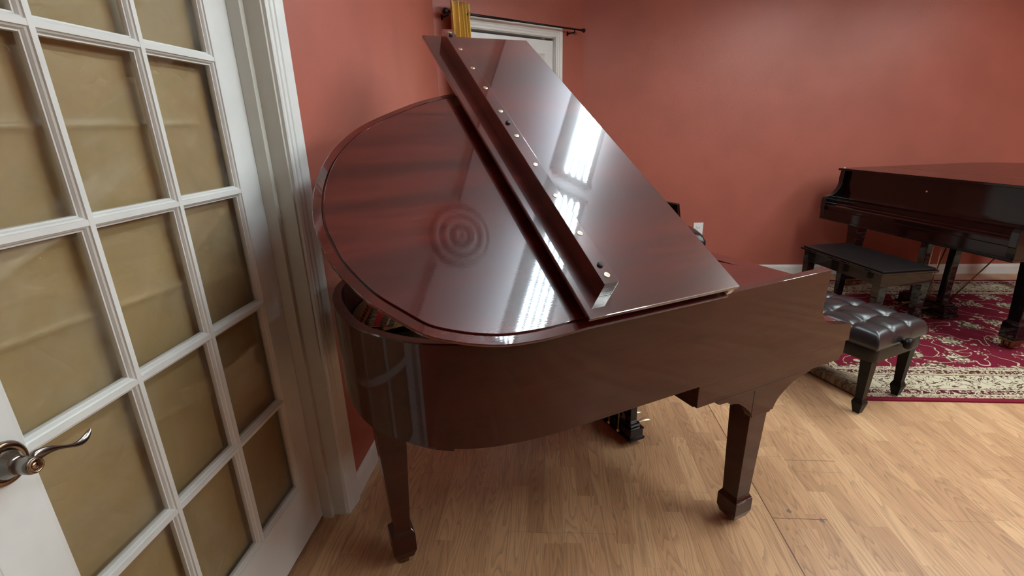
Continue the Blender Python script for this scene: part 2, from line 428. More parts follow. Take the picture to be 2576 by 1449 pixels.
def basebd(name, T, x0, x1, label):
    prof = [(0, 0), (.014, 0), (.014, .068), (.011, .080), (.006, .090), (0, .092)]
    m = MB(); n = len(prof)
    v = [(x0, a, b) for a, b in prof] + [(x1, a, b) for a, b in prof]
    m.add(v, [list(range(n))[::-1], list(range(n, 2 * n))] + [(i, (i + 1) % n, n + (i + 1) % n, n + i) for i in range(n)], 0, T)
    return struct(m.build(name, 'white'), label, 'baseboard')
basebd('baseboard_left', Matrix(((0, 1, 0, XW), (1, 0, 0, 0), (0, 0, 1, 0), (0, 0, 0, 1))), DY1 + .095, C1.y - .01, 'white baseboard along the left wall')
basebd('baseboard_back', Matrix(((1, 0, 0, 0), (0, -1, 0, YF), (0, 0, 1, 0), (0, 0, 0, 1))), C2.x + .02, XR, 'white baseboard along the back wall')
basebd('baseboard_corner', TD, D2b + .075, LD - .01, 'white baseboard beside the corner door')

# casing profile (across width a: 0 inner edge .. W outer, thickness b)
def casing(m, T, x0, x1, z1, W=.085, top=True):
    """two legs and a head in local coords (t, off, z); opening x0..x1, head at z1"""
    prof = [(0, 0), (0, .010), (.004, .013), (.012, .013), (.014, .010), (.018, .010), (.021, .014), (.030, .016), (.033, .013), (.037, .013), (.040, .017), (.060, .020), (W - .006, .021), (W - .003, .018), (W, .016), (W, 0)]
    n = len(prof)
    for side in (-1, 1):
        xe = x0 if side < 0 else x1
        v = []
        for z in (0, None):
            for a, b in prof:
                zz = 0 if z == 0 else z1 + a
                v.append((xe + side * a, b, zz))
        m.add(v, [list(range(n)), list(range(n, 2 * n))] + [(i, (i + 1) % n, n + (i + 1) % n, n + i) for i in range(n)], 0, T)
    v = [(x0 - a, b, z1 + a) for a, b in prof] + [(x1 + a, b, z1 + a) for a, b in prof]
    m.add(v, [(i, (i + 1) % n, n + (i + 1) % n, n + i) for i in range(n)], 0, T)
    return m
TL = Matrix(((0, 1, 0, XW), (1, 0, 0, 0), (0, 0, 1, 0), (0, 0, 0, 1)))      # local t = world y, off = +x
m = casing(MB(), TL, DY0 - .008, DY1 + .008, DZ + .008)
struct(m.build('trim_1', 'white'), 'white moulded casing around the glazed door', 'door casing')
m = MB()
XD = XW - .085            # room face of the door leaf
m.box(XW - .125, XW + .001, DY1, DY1 + .02, 0, DZ + .02); m.box(XW - .125, XW + .001, DY0 - .02, DY0, 0, DZ + .02); m.box(XW - .125, XW + .001, DY0, DY1, DZ, DZ + .02)
m.box(XD, XD + .038, DY1 - .020, DY1, 0, DZ); m.box(XD, XD + .038, DY0, DY0 + .02, 0, DZ); m.box(XD, XD + .038, DY0 + .02, DY1 - .02, DZ - .02, DZ)
struct(m.build('trim_2', 'cream', bevel=.0015), 'cream door jamb and stop of the glazed door', 'door jamb')

# ---- glazed door leaf
LY = [.609, .841, 1.074, 1.307]
LZ = [.228, .568, .911, 1.250, 1.588, 1.928]
root = empty('door_1', (XD, DY0, 0)); struct(root, 'white door with fifteen glass panes lined in brown paper', 'door')
def P0(x, y, z): return (x - XD, y - DY0, z)
m = MB()
T0 = Matrix.Translation((-XD, -DY0, 0))
lw = .013; y0, y1, z0, z1 = DY0 + .003, DY1 - .003, .012, DZ - .004
xb = XD - .035
m.box(xb, XD, y0, LY[0] - .006, z0, z1, 0, T0); m.box(xb, XD, LY[3] + .006, y1, z0, z1, 0, T0)
m.box(xb, XD, LY[0] - .006, LY[3] + .006, z0, LZ[0] - .006, 0, T0); m.box(xb, XD, LY[0] - .006, LY[3] + .006, LZ[5] + .006, z1, 0, T0)
m.build('door_leaf', 'white2', root)
# muntins: stepped ovolo profile (a across, d depth below face)
half = [(0, 0), (.0055, 0), (.0065, .0035), (.0095, .0055), (.0115, .0095), (.0120, .0115), (.0150, .0115), (.0155, .0160), (.0155, .022)]
def muntin(m, axis, c, a0, a1, sides=(1, -1)):
    pr = []
    if -1 in sides: pr += [(-a, d) for a, d in half[::-1]]
    if 1 in sides: pr += half if -1 not in sides else half[1:]
    if len(sides) == 1: pr = ([(0, .022)] + pr) if 1 in sides else (pr + [(0, .022)])
    v = []
    for e in (a0, a1):
        for a, d in pr:
            v.append((XD - d, c + a, e) if axis == 'z' else (XD - d - .0005, e, c + a))
    n = len(pr)
    m.add(v, [list(range(n)), list(range(n, 2 * n))] + [(i, (i + 1) % n, n + (i + 1) % n, n + i) for i in range(n)], 0, T0)
m = MB()
for c in LY[1:3]: muntin(m, 'z', c, LZ[0], LZ[5])
for c in LZ[1:5]: muntin(m, 'y', c, LY[0], LY[3])
muntin(m, 'z', LY[0] - .006, LZ[0] - .006, LZ[5] + .006, (1,)); muntin(m, 'z', LY[3] + .006, LZ[0] - .006, LZ[5] + .006, (-1,))
muntin(m, 'y', LZ[0] - .006, LY[0] - .006, LY[3] + .006, (1,)); muntin(m, 'y', LZ[5] + .006, LY[0] - .006, LY[3] + .006, (-1,))
m.build('glazing_bars', 'white', root)
MB().box(XD - .0215, XD - .0185, LY[0] + .001, LY[3] - .001, LZ[0] + .001, LZ[5] - .001, 0, T0).build('glass', 'pane', root)
# wrinkled brown paper taped on the far side
CR = [(.80, 1.424, 1.21, 1.429, .006), (.62, 1.425, .80, 1.422, .004), (.65, 1.072, 1.10, 1.052, .006), (.66, 1.172, .80, 1.222, .005), (.87, .777, 1.07, .742, .004), (1.12, .806, 1.29, .78, .004), (.90, 1.34, 1.02, 1.22, .003), (1.12, 1.36, 1.26, 1.27, .003), (.70, .62, .86, .50, .003), (1.10, 1.10, 1.29, 1.20, .004), (.64, 1.76, 1.1, 1.70, .005)]
nx, nz = 60, 380; v = []; f = []
for j in range(nz + 1):
    for i in range(nx + 1):
        y = LY[0] - .03 + (LY[3] - LY[0] + .06) * i / nx; z = LZ[0] - .05 + (LZ[5] - LZ[0] + .1) * j / nz
        p = Vector((y * 3.0, z * 2.2, 1.7))
        a = noise.noise(p) * .006 + abs(noise.noise(p * 2.3 + Vector((4, 1, 0)))) * .005
        for (ya, za, yb, zb, w_) in CR:
            tt = (y - ya) / (yb - ya)
            if -.15 < tt < 1.15:
                dd = z - (za + (zb - za) * tt); fade = min(1, (tt + .15) / .15, (1.15 - tt) / .15)
                a += w_ * fade * math.exp(-abs(dd) / .007)
        v.append(P0(XD - .046 + a, y, z))
for j in range(nz):
    for i in range(nx): k = j * (nx + 1) + i; f.append((k, k + 1, k + nx + 2, k + nx + 1))
o = MB().add(v, f, 0, None, True).build('paper_lining', 'paper', root); o['label'] = 'creased brown paper behind the glass'
sol = o.modifiers.new('thick', 'SOLIDIFY'); sol.thickness = .001
# lever handle
hy, hz = .568, .914
h = empty('door_handle', P0(XD, hy, hz), 0, root)
h.rotation_euler = (0, PI / 2, 0)         # local z -> world +x ; local x -> world -z ; local y -> world +y
MB().lathe([(.036, 0), (.037, .004), (.034, .009), (.028, .011), (.026, .010)], 40).build('rosette', 'bronze', h)
MB().lathe([(.026, .009), (.022, .018), (.016, .026), (.014, .032)], 32).build('rosette_boss', 'nickel', h)
m = MB().lathe([(.0140, .016), (.0150, .020), (.0150, .030), (.0128, .032), (.0140, .034), (.0144, .052), (.0138, .057), (.0115, .059)], 32)
m.build('spindle_barrel', 'nickel', h)
m = MB().lathe([(.0118, .058), (.0125, .061), (.0112, .063), (.0090, .061), (.0080, .058)], 28).sphere((0, 0, .0585), .0062, sc=(1, 1, .5))
m.build('turn_button', 'bronze', h)
m = MB()   # wave lever: flattened tube
path = [(-.002, .004, .046), (-.008, .012, .048), (-.008, .023, .050), (-.005, .036, .051), (.003, .051, .051), (.012, .065, .050), (.017, .078, .050), (.016, .090, .049), (.011, .100, .049), (.005, .106, .049)]
wid = [.012, .0115, .0095, .0065, .0042, .0038, .0060, .0075, .0060, .0015]; thk = [.008, .006, .0045, .0035, .003, .003, .0025, .0022, .002, .001]
n = len(path); V = []; F = []; K = 14
for i, p in enumerate(path):
    for k in range(K):
        t = 2 * PI * k / K; tw = .5 * i / (n - 1)
        a, b = math.cos(t) * wid[i], math.sin(t) * thk[i]
        V.append((p[0] + a * math.cos(tw) * .9 - b * math.sin(tw), p[1], p[2] + a * math.sin(tw) + b * math.cos(tw)))
for i in range(n - 1):
    for k in range(K): F.append((i * K + k, i * K + (k + 1) % K, (i + 1) * K + (k + 1) % K, (i + 1) * K + k))
F += [list(range(K)), [(n - 1) * K + k for k in range(K)]]
o = MB().add(V, F, 0, None, True).build('lever', 'nickel', h); o.modifiers.new('s', 'SUBSURF').render_levels = 2

# ---- white panelled corner door with casing
m = casing(MB(), TD, D2a, D2b, D2z, .072)
struct(m.build('trim_3', 'white'), 'white moulded casing around the corner door', 'door casing')
root = empty('door_2', tuple(diag(D2a, 0, 0)), math.atan2(DD.y, DD.x)); struct(root, 'white panelled door in the corner wall', 'door')
W2 = D2b - D2a
def panel_door(root, W, Z):
    m = MB(); y0, y1 = -.056, -.021
    st = .085; xs = [(st, W / 2 - .045), (W / 2 + .045, W - st)]; zs = [(.22, .85), (1.0, 1.65), (1.76, Z - .12)]
    ZZ = Z - .022; m.box(.003, W - .003, y0, y1 - .014, .01, ZZ)
    cutx = [.003] + [q for p in xs for q in p] + [W - .003]
    for i in range(0, 6, 2): m.box(cutx[i], cutx[i + 1], y1 - .014, y1, .01, ZZ)
    cz = [.01] + [q for p in zs for q in p] + [ZZ]
    for (a, b) in xs:
        for i in range(0, 8, 2): m.box(a, b, y1 - .014, y1, cz[i], cz[i + 1])
        for (c, d) in zs:
            V = [(a, y1, c), (b, y1, c), (b, y1, d), (a, y1, d), (a + .014, y1 - .014, c + .014), (b - .014, y1 - .014, c + .014), (b - .014, y1 - .014, d - .014), (a + .014, y1 - .014, d - .014),
                 (a + .022, y1 - .014, c + .022), (b - .022, y1 - .014, c + .022), (b - .022, y1 - .014, d - .022), (a + .022, y1 - .014, d - .022),
                 (a + .045, y1 - .004, c + .045), (b - .045, y1 - .004, c + .045), (b - .045, y1 - .004, d - .045), (a + .045, y1 - .004, d - .045)]
            F = []
            for q in (0, 4, 8): F += [(q + i, q + (i + 1) % 4, q + 4 + (i + 1) % 4, q + 4 + i) for i in range(4)]
            m.add(V, F + [(12, 13, 14, 15)])
    for q in m.v: q.y = -q.y
    m.build('door_leaf', 'white2', root)
panel_door(root, W2, D2z)
struct(MB().box(D2a - .1, D2b + .1, -.30, -.27, 0, ZC, 0, TD).build('wall_backing', 'wall_plain'), 'pale backing added behind the corner door', 'wall')  # unseen backing added to block the world behind the door gap
MB().lathe([(.028, 0), (.028, .006), (.012, .010), (.010, .035), (.024, .045), (.027, .058), (.018, .068)], 24, 0, Matrix.Translation((.06, .021, .93)) @ Matrix.Rotation(PI / 2, 4, 'X')).build('door_knob', 'nickel', root)
m = MB().box(D2a - .001, D2a + .004, -.12, -.0, 0, D2z, 0, TD).box(D2b - .004, D2b, -.12, 0, 0, D2z, 0, TD).box(D2a, D2b, -.12, 0, D2z - .004, D2z, 0, TD)
struct(m.build('trim_4', 'white'), 'white jamb of the corner door', 'door jamb')

# ---- curtain rod and curtain
OF = .085
rod = empty('curtain_rod', tuple(diag(0, 0, 2.145)), math.atan2(DD.y, DD.x)); tag(rod, 'thin black curtain rod with round finials above the corner door', 'curtain rod')
# local: x along wall, y = into wall (room side is -y)
MB().tube([(.055, -OF, 0), (.62, -OF, 0)], .0085).tube([(.60, -OF, 0), (1.355, -OF, 0)], .0068).build('pole', 'dark_metal', rod)
for s, x in ((-1, .043), (1, 1.372)):
    MB().sphere((x, -OF, 0), .021 if s < 0 else .016).tube([(x - s * .012, -OF, 0), (x - s * .03, -OF, 0)], .010).build('finial', 'dark_metal', rod)
for x in (.062, 1.265):
    MB().tube([(x, -OF, -.004), (x, -OF, -.022), (x, -.003, -.022)], .0055).box(x - .006, x + .006, -.004, -.0005, -.038, -.005).build('bracket', 'dark_metal', rod)
cur = empty('curtain', tuple(diag(.135, OF, 0)), math.atan2(DD.y, DD.x)); tag(cur, 'mustard yellow curtain bunched at the left end of the black rod', 'curtain')
nu, nv = 120, 46; V = []; F = []
for j in range(nv + 1):
    z = .06 + (2.210 - .06) * j / nv
    for i in range(nu + 1):
        t = i / nu; x = -.065 + .165 * t; ph = t * 2 * PI * 4.6
        amp = .028 * (1 - .35 * max(0, (z - 2.0) / .2)); x += .006 * math.sin(z * 5 + t * 9)
        yy = amp * math.sin(ph) + .006 * math.sin(ph * 2.7 + z * 3) * (1.0 if z < 2.1 else .3)
        V.append((x + .006 * math.cos(ph), -yy - (.024 if t < .72 else .024 * (1 - (t - .72) / .28) - .012), z - (.006 * (1 - math.cos(ph)) if j == nv else 0)))
for j in range(nv):
    for i in range(nu): k = j * (nu + 1) + i; F.append((k, k + 1, k + nu + 2, k + nu + 1))
o = MB().add(V, F, 0, None, True).build('fabric', 'curtain', cur); sm_ = o.modifiers.new('t', 'SOLIDIFY'); sm_.thickness = .003
for x in (.062, .092):
    MB().lathe([(.017, -.002), (.022, -.0025), (.024, 0), (.022, .0025), (.017, .002)], 20, 0, Matrix.Translation((x, 0, 2.145)) @ Matrix.Rotation(PI / 2, 4, 'Y')).build('grommet', 'old_brass', cur)

# ---- outlet on back wall
o = empty('wall_outlet', (1.388, YF, .428)); tag(o, 'white duplex wall outlet on the red wall above the baseboard', 'outlet')
MB().box(-.044, .044, -.006, 0, -.078, .078, bev=.002).build('cover_plate', 'white_plastic', o)
for z in (-.028, .028):
    q = MB().box(-.018, .018, -.009, -.005, z - .019, z + .019, bev=.0015).build('receptacle', 'white_plastic', o)
    MB().box(-.009, -.006, -.0095, -.0088, z - .004, z + .008).box(.006, .009, -.0095, -.0088, z - .004, z + .008).build('slot', 'hole', q)

# ------------------------------------------------------------------ ceiling lamps
def lamp(x, y, label, L=1.2, Wd=.30, tube='tube'):
    r = empty('ceiling_lamp', (x, y, ZC)); tag(r, label, 'ceiling lamp', 'fluorescent ceiling lamps')
    m = MB(); hw = Wd / 2; hl = L / 2
    m.box(-hw - .07, -hw, -hl, hl, -.034, 0).box(hw, hw + .03, -hl, hl, -.034, 0).box(-hw - .045, hw + .03, -hl - .02, -hl, -.06, 0).box(-hw - .045, hw + .03, hl, hl + .02, -.06, 0)
    m.build('housing', 'fixture', r)
    MB().box(-hw, hw, -hl, hl, -.012, -.001).build('reflector', 'reflector', r)
    for k in range(4):
        xx = -hw + Wd * (k + .5) / 4
        MB().tube([(xx, -hl + .02, -.045), (xx, hl - .02, -.045)], Wd * .062, 8).build('tube', tube, r)
    if tube == 'tube':       # lamp lowered; louvres below, two tubes added on top to brighten the ceiling
        r.location.z = ZC - .16
        for k in range(6): yy = -hl + .1 + k * .2; MB().box(-hw, hw, yy - .003, yy + .003, -.066, -.052).build('louvre', 'fixture', r)
        for xx in (-.075, .075): MB().tube([(xx, -hl + .05, .022), (xx, hl - .05, .022)], .013, 8).build('tube', 'added_uplight', r)
        for yy in (-hl + .12, hl - .12): MB().tube([(0, yy, 0), (0, yy, .16)], .004, 8).build('suspension_rod', 'fixture', r)
    return r
for x, ys in ((.545, (1.42, 2.74)), (3.9, (2.5, 1.1, -.4)), (2.5, (2.6, .9))):  # the middle row is added to raise the overall room light
    for y in ys:
        where = 'above the brown piano' if x < 1 and y > 1 else ('in the row by the right wall' if x > 3 else 'in the middle row added for room light')
        lamp(x, y, 'tube ceiling lamp %s, %s' % (where, 'closest to back wall' if y > 2 else ('middle one' if y > .5 else 'nearest end')), Wd=.17 if (x < 1 and y > 0) else .36, tube='tube' if (x < 1 and y > 0) else 'tube_bright')
r = empty('ceiling_disc', (.05, 1.67, ZC)); tag(r, 'round ribbed white disc on the ceiling above the lid', 'ceiling disc')  # ribbed disc of unknown use, mirrored in the lid
MB().lathe([(.180, 0), (.178, -.010), (.01, -.010)], 48, 0).lathe([(.158, -.009), (.152, -.016), (.130, -.016), (.124, -.009)], 48, 1).lathe([(.100, -.009), (.094, -.022), (.072, -.022), (.066, -.009)], 48, 1).lathe([(.040, -.009), (.034, -.026), (.016, -.026), (.010, -.009)], 48, 1).build('housing', ['disc', 'white_plastic'], r)
tag(MB().tube([(-.03, -1.0, ZC - .006), (-.03, 1.48, ZC - .006)], .006).tube([(-.02, 1.86, ZC - .006), (-.05, 2.3, ZC - .006), (-.09, 3.6, ZC - .006)], .006).build('ceiling_cable', 'fixture'), 'thin grey cable run along the ceiling to the round disc', 'cable')

# ------------------------------------------------------------------ rug with the near-left corner folded back
F2 = Vector((1.645, RY0)); F3 = Vector((RX0, 3.05)); fd = (F3 - F2).normalized(); fn = Vector((fd.y, -fd.x))   # fn points to the rug side (+x)
if fn.x < 0: fn = -fn
rug = empty('persian_rug', (0, 0, 0)); tag(rug, 'crimson floral rug with cream border, near corner folded over, under the black piano', 'rug')
th = .009
m = MB().prism([(F2.x, F2.y), (RX1, RY0), (RX1, RY1), (RX0, RY1), (F3.x, F3.y)], 0.0005, th)
m.build('pile', 'rug', rug)
# the roll + flap: strip coordinates (along fold, s = arc length away from fold line)
def flap_z(s):
    r = .030
    if s < PI * r: a = s / r; return (-math.sin(a) * r, r - math.cos(a) * r + .002)
    q = s - PI * r; return (q, 2 * r + .002 - min(.045, q * .35 + 0 * q))
# original corner polygon point list for the folded piece: rows along fold, columns along s
V = []; F = []; UVs = []
c0 = Vector((RX0, RY0)); Lf = (F3 - F2).length; na, ns = 40, 30
a_c = (c0 - F2).dot(fd); s_c = -(c0 - F2).dot(fn)
idx = {}
for i in range(na + 1):
    a = Lf * i / na
    smax = s_c * (a / a_c) if a <= a_c else s_c * (Lf - a) / (Lf - a_c)
    for j in range(ns + 1):
        s_ = smax * j / ns; h, z = flap_z(s_)
        p = F2 + fd * a + fn * h; V.append((p.x, p.y, z))
for i in range(na):
    for j in range(ns): k = i * (ns + 1) + j; F.append((k, k + 1, k + ns + 2, k + ns + 1))
o = MB().add(V, F, 0, None, True).build('folded_corner', 'rug_under', rug); sl = o.modifiers.new('t', 'SOLIDIFY'); sl.thickness = .006; sl.offset = 0
o['label'] = 'brownish underside of the folded corner'

# ------------------------------------------------------------------ the mahogany grand piano
PO = Vector((.67948, 1.42065, 0)); PA = math.atan2(.49697396, .86776545)
gp = empty('grand_piano', PO, PA); tag(gp, 'glossy mahogany baby grand piano with raised lid and folded-back front flap', 'piano')
ZT, ZB = .941, .662
ctl = [(-.50, 0), (-.62, -.001), (-.71, -.001), (-.82, .004), (-.92, .021), (-.985, .043), (-1.036, .071), (-1.078, .102), (-1.115, .142), (-1.152, .194), (-1.183, .252), (-1.203, .325), (-1.213, .41), (-1.216, .50),
       (-1.207, .59), (-1.180, .68), (-1.128, .77), (-1.055, .845), (-.965, .91), (-.83, .975), (-.70, 1.022), (-.56, 1.065), (-.42, 1.12), (-.30, 1.195), (-.20, 1.28), (-.11, 1.352), (-.02, 1.39)]
outl = [(-.28, 0), (-.40, 0)] + spline(ctl, 5) + [(.05, 1.40), (.15, 1.40)]
inn = offset(outl, -.026)
if (inn[20][1] < outl[20][1]): inn = offset(outl, .026)
m = MB(); n = len(outl); V = []
for (poly, z) in ((outl, ZB), (outl, ZT - .003), (offset(outl, (.003 if inn[20][1] == offset(outl, .026)[20][1] else -.003)), ZT), (inn, ZT), (inn, ZB)):
    V += [(a, b, z) for a, b in poly]
F = []
for q in range(5):
    q2 = (q + 1) % 5
    for i in range(n - 1): F.append((q * n + i, q * n + i + 1, q2 * n + i + 1, q2 * n + i))
F += [[q * n for q in range(5)], [q * n + n - 1 for q in range(5)]]
m.add(V, F, 0, None, True)
# cheeks (profile in u,z)
up = spline([(.255, ZT), (.252, .927), (.250, .886), (.247, .853), (.246, .818), (.251, .789), (.270, .762), (.300, .745), (.349, .733)], 3)
prof = [(-.281, ZB), (-.281, ZT)] + up + [(.425, .717), (.427, .658), (.30, .656), (0, .656), (-.27, .656)]
case = None
cheek = [(-.2805, ZB), (-.2805, ZT)] + up + [(.425, .719), (.428, .6573), (-.28, .6573)]
rim = m.build('case', 'mahogany_side', gp, smooth=None)
for p in rim.data.polygons: p.use_smooth = True
rim.data.set_sharp_from_angle(angle=R(40))
for va, vb in ((0, .034), (1.366, 1.40)):
    ck = MB().prism(cheek, va, vb, (0, 2, 1)).build('cheek', 'mahogany_side', gp, bevel=.0025)
    at = ck.data.attributes.new('bevel_weight_edge', 'FLOAT', 'EDGE')
    for e in ck.data.edges:
        a, b = [ck.data.vertices[i].co for i in e.vertices]
        at.data[e.index].value = 0.0 if (a.x < -.27 and b.x < -.27) else 1.0
    ck.modifiers['bevel'].limit_method = 'WEIGHT'
# keybed, stepped mouldings
m = MB()
m.box(-.280, .413, .0012, 1.399, .602, .6572).box(-.278, .401, .0028, 1.397, .586, .602).box(-.276, .37, .02, 1.38, .58, .588)
m.build('keybed', 'mahogany_side', gp, bevel=.0015)
# front apron at lower edge and brackets (spandrels) around each front leg
def bracket(vs, sgn):
    pr = [(-.199, .588), (-.190, .574), (-.178, .570), (-.145, .569), (-.132, .556)] + spline([(-.118, .5555), (-.095, .548), (-.069, .530), (-.043, .507), (-.026, .483)], 4) + [(-.022, .474), (.062, .474), (.064, .480), (.077, .480)] + spline([(.078, .486), (.094, .514), (.122, .537), (.165, .562), (.245, .583)], 4) + [(.25, .588)]
    a, b = (vs, vs + .030) if sgn > 0 else (vs - .030, vs)
    MB().prism(pr, a, b, (0, 2, 1)).build('leg_bracket', 'mahogany_side', gp, bevel=.0012)
bracket(.002, 1); bracket(1.398, -1)
MB().box(-.0292, -.0276, .0014, .0025, .486, .578).build('bracket_joint', 'hole', gp)
def leg(u, v, ztop, wt, wb, zj=.13, fw=.019):
    r = empty('leg', (u, v, 0), 0, gp)
    m = MB()
    m.frustum((0, 0), wb, wb, zj - .004, (0, 0), wt, wt, ztop)
    # spade foot: flare, block, taper
    secs = [(wb, zj), (wb + .003, zj - .006), (wb + fw - .003, zj - .018), (wb + fw, zj - .022), (wb + fw, zj * .44), (wb + fw * .1, .028 if fw < .022 else .037)]
    for (w0, z0), (w1, z1) in zip(secs[1:], secs[:-1]): m.frustum((0, 0), w0, w0, z0, (0, 0), w1, w1, z1)
    o = m.build('leg_post', 'mahogany_side', r, bevel=.0012)
    c = MB()
    c.lathe([(.010, .012), (.017, .020), (.016, .038)], 20).box(-.012, .012, -.0085, -.0065, .004, .022).box(-.012, .012, .0065, .0085, .004, .022)
    c.lathe([(.003, -.007), (.0125, -.0065), (.0135, -.003), (.0135, .003), (.0125, .0065), (.003, .007)], 20, 0, Matrix.Translation((-.006, 0, .0137)) @ Matrix.Rotation(PI / 2, 4, 'X'))
    c.build('caster', 'old_brass', r)
    return r
leg(.020, .0515, .582, .088, .063); leg(.020, 1.353, .582, .088, .063); leg(-1.117, .418, .64, .098, .052, .160, .024)
# leg plate under the tail following the rim
ins = [p for p in offset(outl, (.026 if inn[20] == offset(outl, .026)[20] else -.026) * 1.35) if p[0] < -1.0]
MB().prism(ins, .628, .662).build('tail_block', 'mahogany_side', gp)
# beams under the soundboard
m = MB()
for (a, b) in (((-1.08, .45), (-.28, .35)), ((-1.08, .5), (-.28, 1.0)), ((-1.02, .75), (-.28, 1.15))):
    d = Vector((b[0] - a[0], b[1] - a[1])).normalized(); nrm = Vector((-d.y, d.x)) * .035
    m.prism([(a[0] + nrm.x, a[1] + nrm.y), (b[0] + nrm.x, b[1] + nrm.y), (b[0] - nrm.x, b[1] - nrm.y), (a[0] - nrm.x, a[1] - nrm.y)], .67, .735)
m.build('under_beams', 'soundboard', gp)
sb = offset(outl, (.026 if inn[20] == offset(outl, .026)[20] else -.026) * .96)
MB().prism(sb, .745, .760).build('soundboard', 'soundboard', gp)
# iron plate: ring along the rim at the tail with gold top, bars, strings
offd = (.026 if inn[20] == offset(outl, .026)[20] else -.026) / .026
ringo = [p for p in offset(outl, offd * .046) if p[0] < -.30 and p[1] > .41]; ringi = offset(ringo, offd * .16)
V = [(a, b, .852) for a, b in ringo] + [(a, b, .856) for a, b in ringi] + [(a, b, .835) for a, b in ringo] + [(a, b, .835) for a, b in ringi]
n = len(ringo); F = []
keep = [i for i in range(n - 1)]
for i in keep:
    F += [(i, i + 1, n + i + 1, n + i), (2 * n + i, 3 * n + i, 3 * n + i + 1, 2 * n + i + 1), (n + i, n + i + 1, 3 * n + i + 1, 3 * n + i), (i, 2 * n + i, 2 * n + i + 1, i + 1)]
k0 = 12
m = MB().add(V, F, 0, None, True)
m.prism([(-.28, .06), (-.12, .06), (-.12, 1.34), (-.28, 1.20)], .835, .856)
for vv in (.48, .70, .92): m.box(-1.0 if vv < .8 else -.8, -.2, vv, vv + .018, .85, .875)
plate = m.build('iron_plate', 'goldplate', gp)
m = MB()
for k in range(60):
    t = k / 59; v0 = .34 + .92 * t
    u1 = -1.03 + .02 * t
    v1 = .50 + .42 * t
    if t > .55: u1 = -1.06 + (t - .55) * 1.7
    m.tube([(-.14, v0, .868), (u1, v1, .866)], .0011 if t > .3 else .0018, 5, 0 if t > .3 else 1, caps=False)
m.build('strings', ['string', 'copper'], gp)['kind'] = 'stuff'
# red felt, bridge pins seen between rim and lid at the tail
def strip(c0, c1, wd, z0, z1):
    a, b = Vector(c0), Vector(c1); d = (b - a).normalized(); q = Vector((-d.y, d.x)) * wd / 2
    return [(a.x + q.x, a.y + q.y), (b.x + q.x, b.y + q.y), (b.x - q.x, b.y - q.y), (a.x - q.x, a.y - q.y)]
fa, fb = Vector((-1.118, .415)), Vector((-1.02, .70))
MB().prism(strip(fa, fb, .019, 0, 0), .867, .874).build('felt_strip', 'felt', gp)
m = MB(); dd = (fb - fa).normalized(); nn2 = Vector((dd.y, -dd.x))
for k in range(26):
    p = fa + dd * (k * .0115) + nn2 * .034
    m.sphere((p.x, p.y, .874), .0042)
m.build('bridge_pins', 'ivory', gp)
p0 = fa + nn2 * .056 - dd * .04
MB().tube([(p0.x + (fb - fa).x * t + nn2.x * .06 * t * t, p0.y + (fb - fa).y * t, .878) for t in [i / 10 for i in range(11)]], .0035).build('plate_rib', 'goldplate', gp)
m = MB()
for k in range(22):
    p = fa + dd * (k * .0105) - nn2 * .035; q = p + nn2 * .088
    m.tube([(p.x, p.y, .872), (q.x, q.y, .872)], .0013, 5)
m.build('aliquot_strings', 'string', gp)
m = MB()
for k in range(24):
    p = fa + dd * (k * .013 - .01) - nn2 * (.040 + .018 * (k % 2)); m.lathe([(.004, .852), (.004, .862), (.002, .866)], 8, 0, Matrix.Translation((p.x, p.y, 0)))
m.build('hitch_pins', 'felt', gp)

# action area: top boards, fallboard, music desk, keys
MB().box(-.20, .075, .034, 1.366, .890, .905).build('music_shelf', 'mahogany_red', gp)
MB().box(.082, .150, .034, 1.366, .905, .928, bev=.002).build('front_rail', 'mahogany_red', gp)
MB().prism([(-.215, .034), (.0822, .034), (.0822, .205), (.052, .34), (.020, .46), (-.215, .46)], .905, .928).build('side_block', 'mahogany_red', gp)
MB().box(-.215, .085, 1.20, 1.366, .905, .926, bev=.001).build('side_block', 'mahogany_red', gp)
MB().prism([(.075, .905), (.150, .905), (.165, .80), (.185, .765), (.17, .757), (.15, .765), (.13, .80)], .036, 1.364, (0, 2, 1)).build('fallboard', 'mahogany', gp)
T = Matrix.Translation((.038, 0, .93)) @ Matrix.Rotation(R(-12), 4, 'Y')
MB().box(-.006, .006,   .43, .98, 0, .195, 0, T, bev=.002).build('music_desk', 'ebony_brown', gp)
MB().box(.375, .402, .034, 1.366, .66, .715, bev=.004).build('key_slip', 'mahogany', gp)
for va, vb in ((.034, .105), (1.295, 1.366)): MB().box(.17, .40, va, vb, .66, .728, bev=.003).build('key_block', 'mahogany', gp)
m = MB()
for k in range(52): m.box(.19, .372, .106 + k * .02287, .106 + (k + 1) * .02287 - .0008, .70, .725)
m.build('white_keys', 'ivory', gp)
m = MB()
for k in range(51):
    if k % 7 in (0, 1, 3, 4, 5): y = .106 + (k + 1) * .02287; m.box(.19, .32, y - .006, y + .006, .725, .737)
m.build('black_keys', 'ebony', gp)

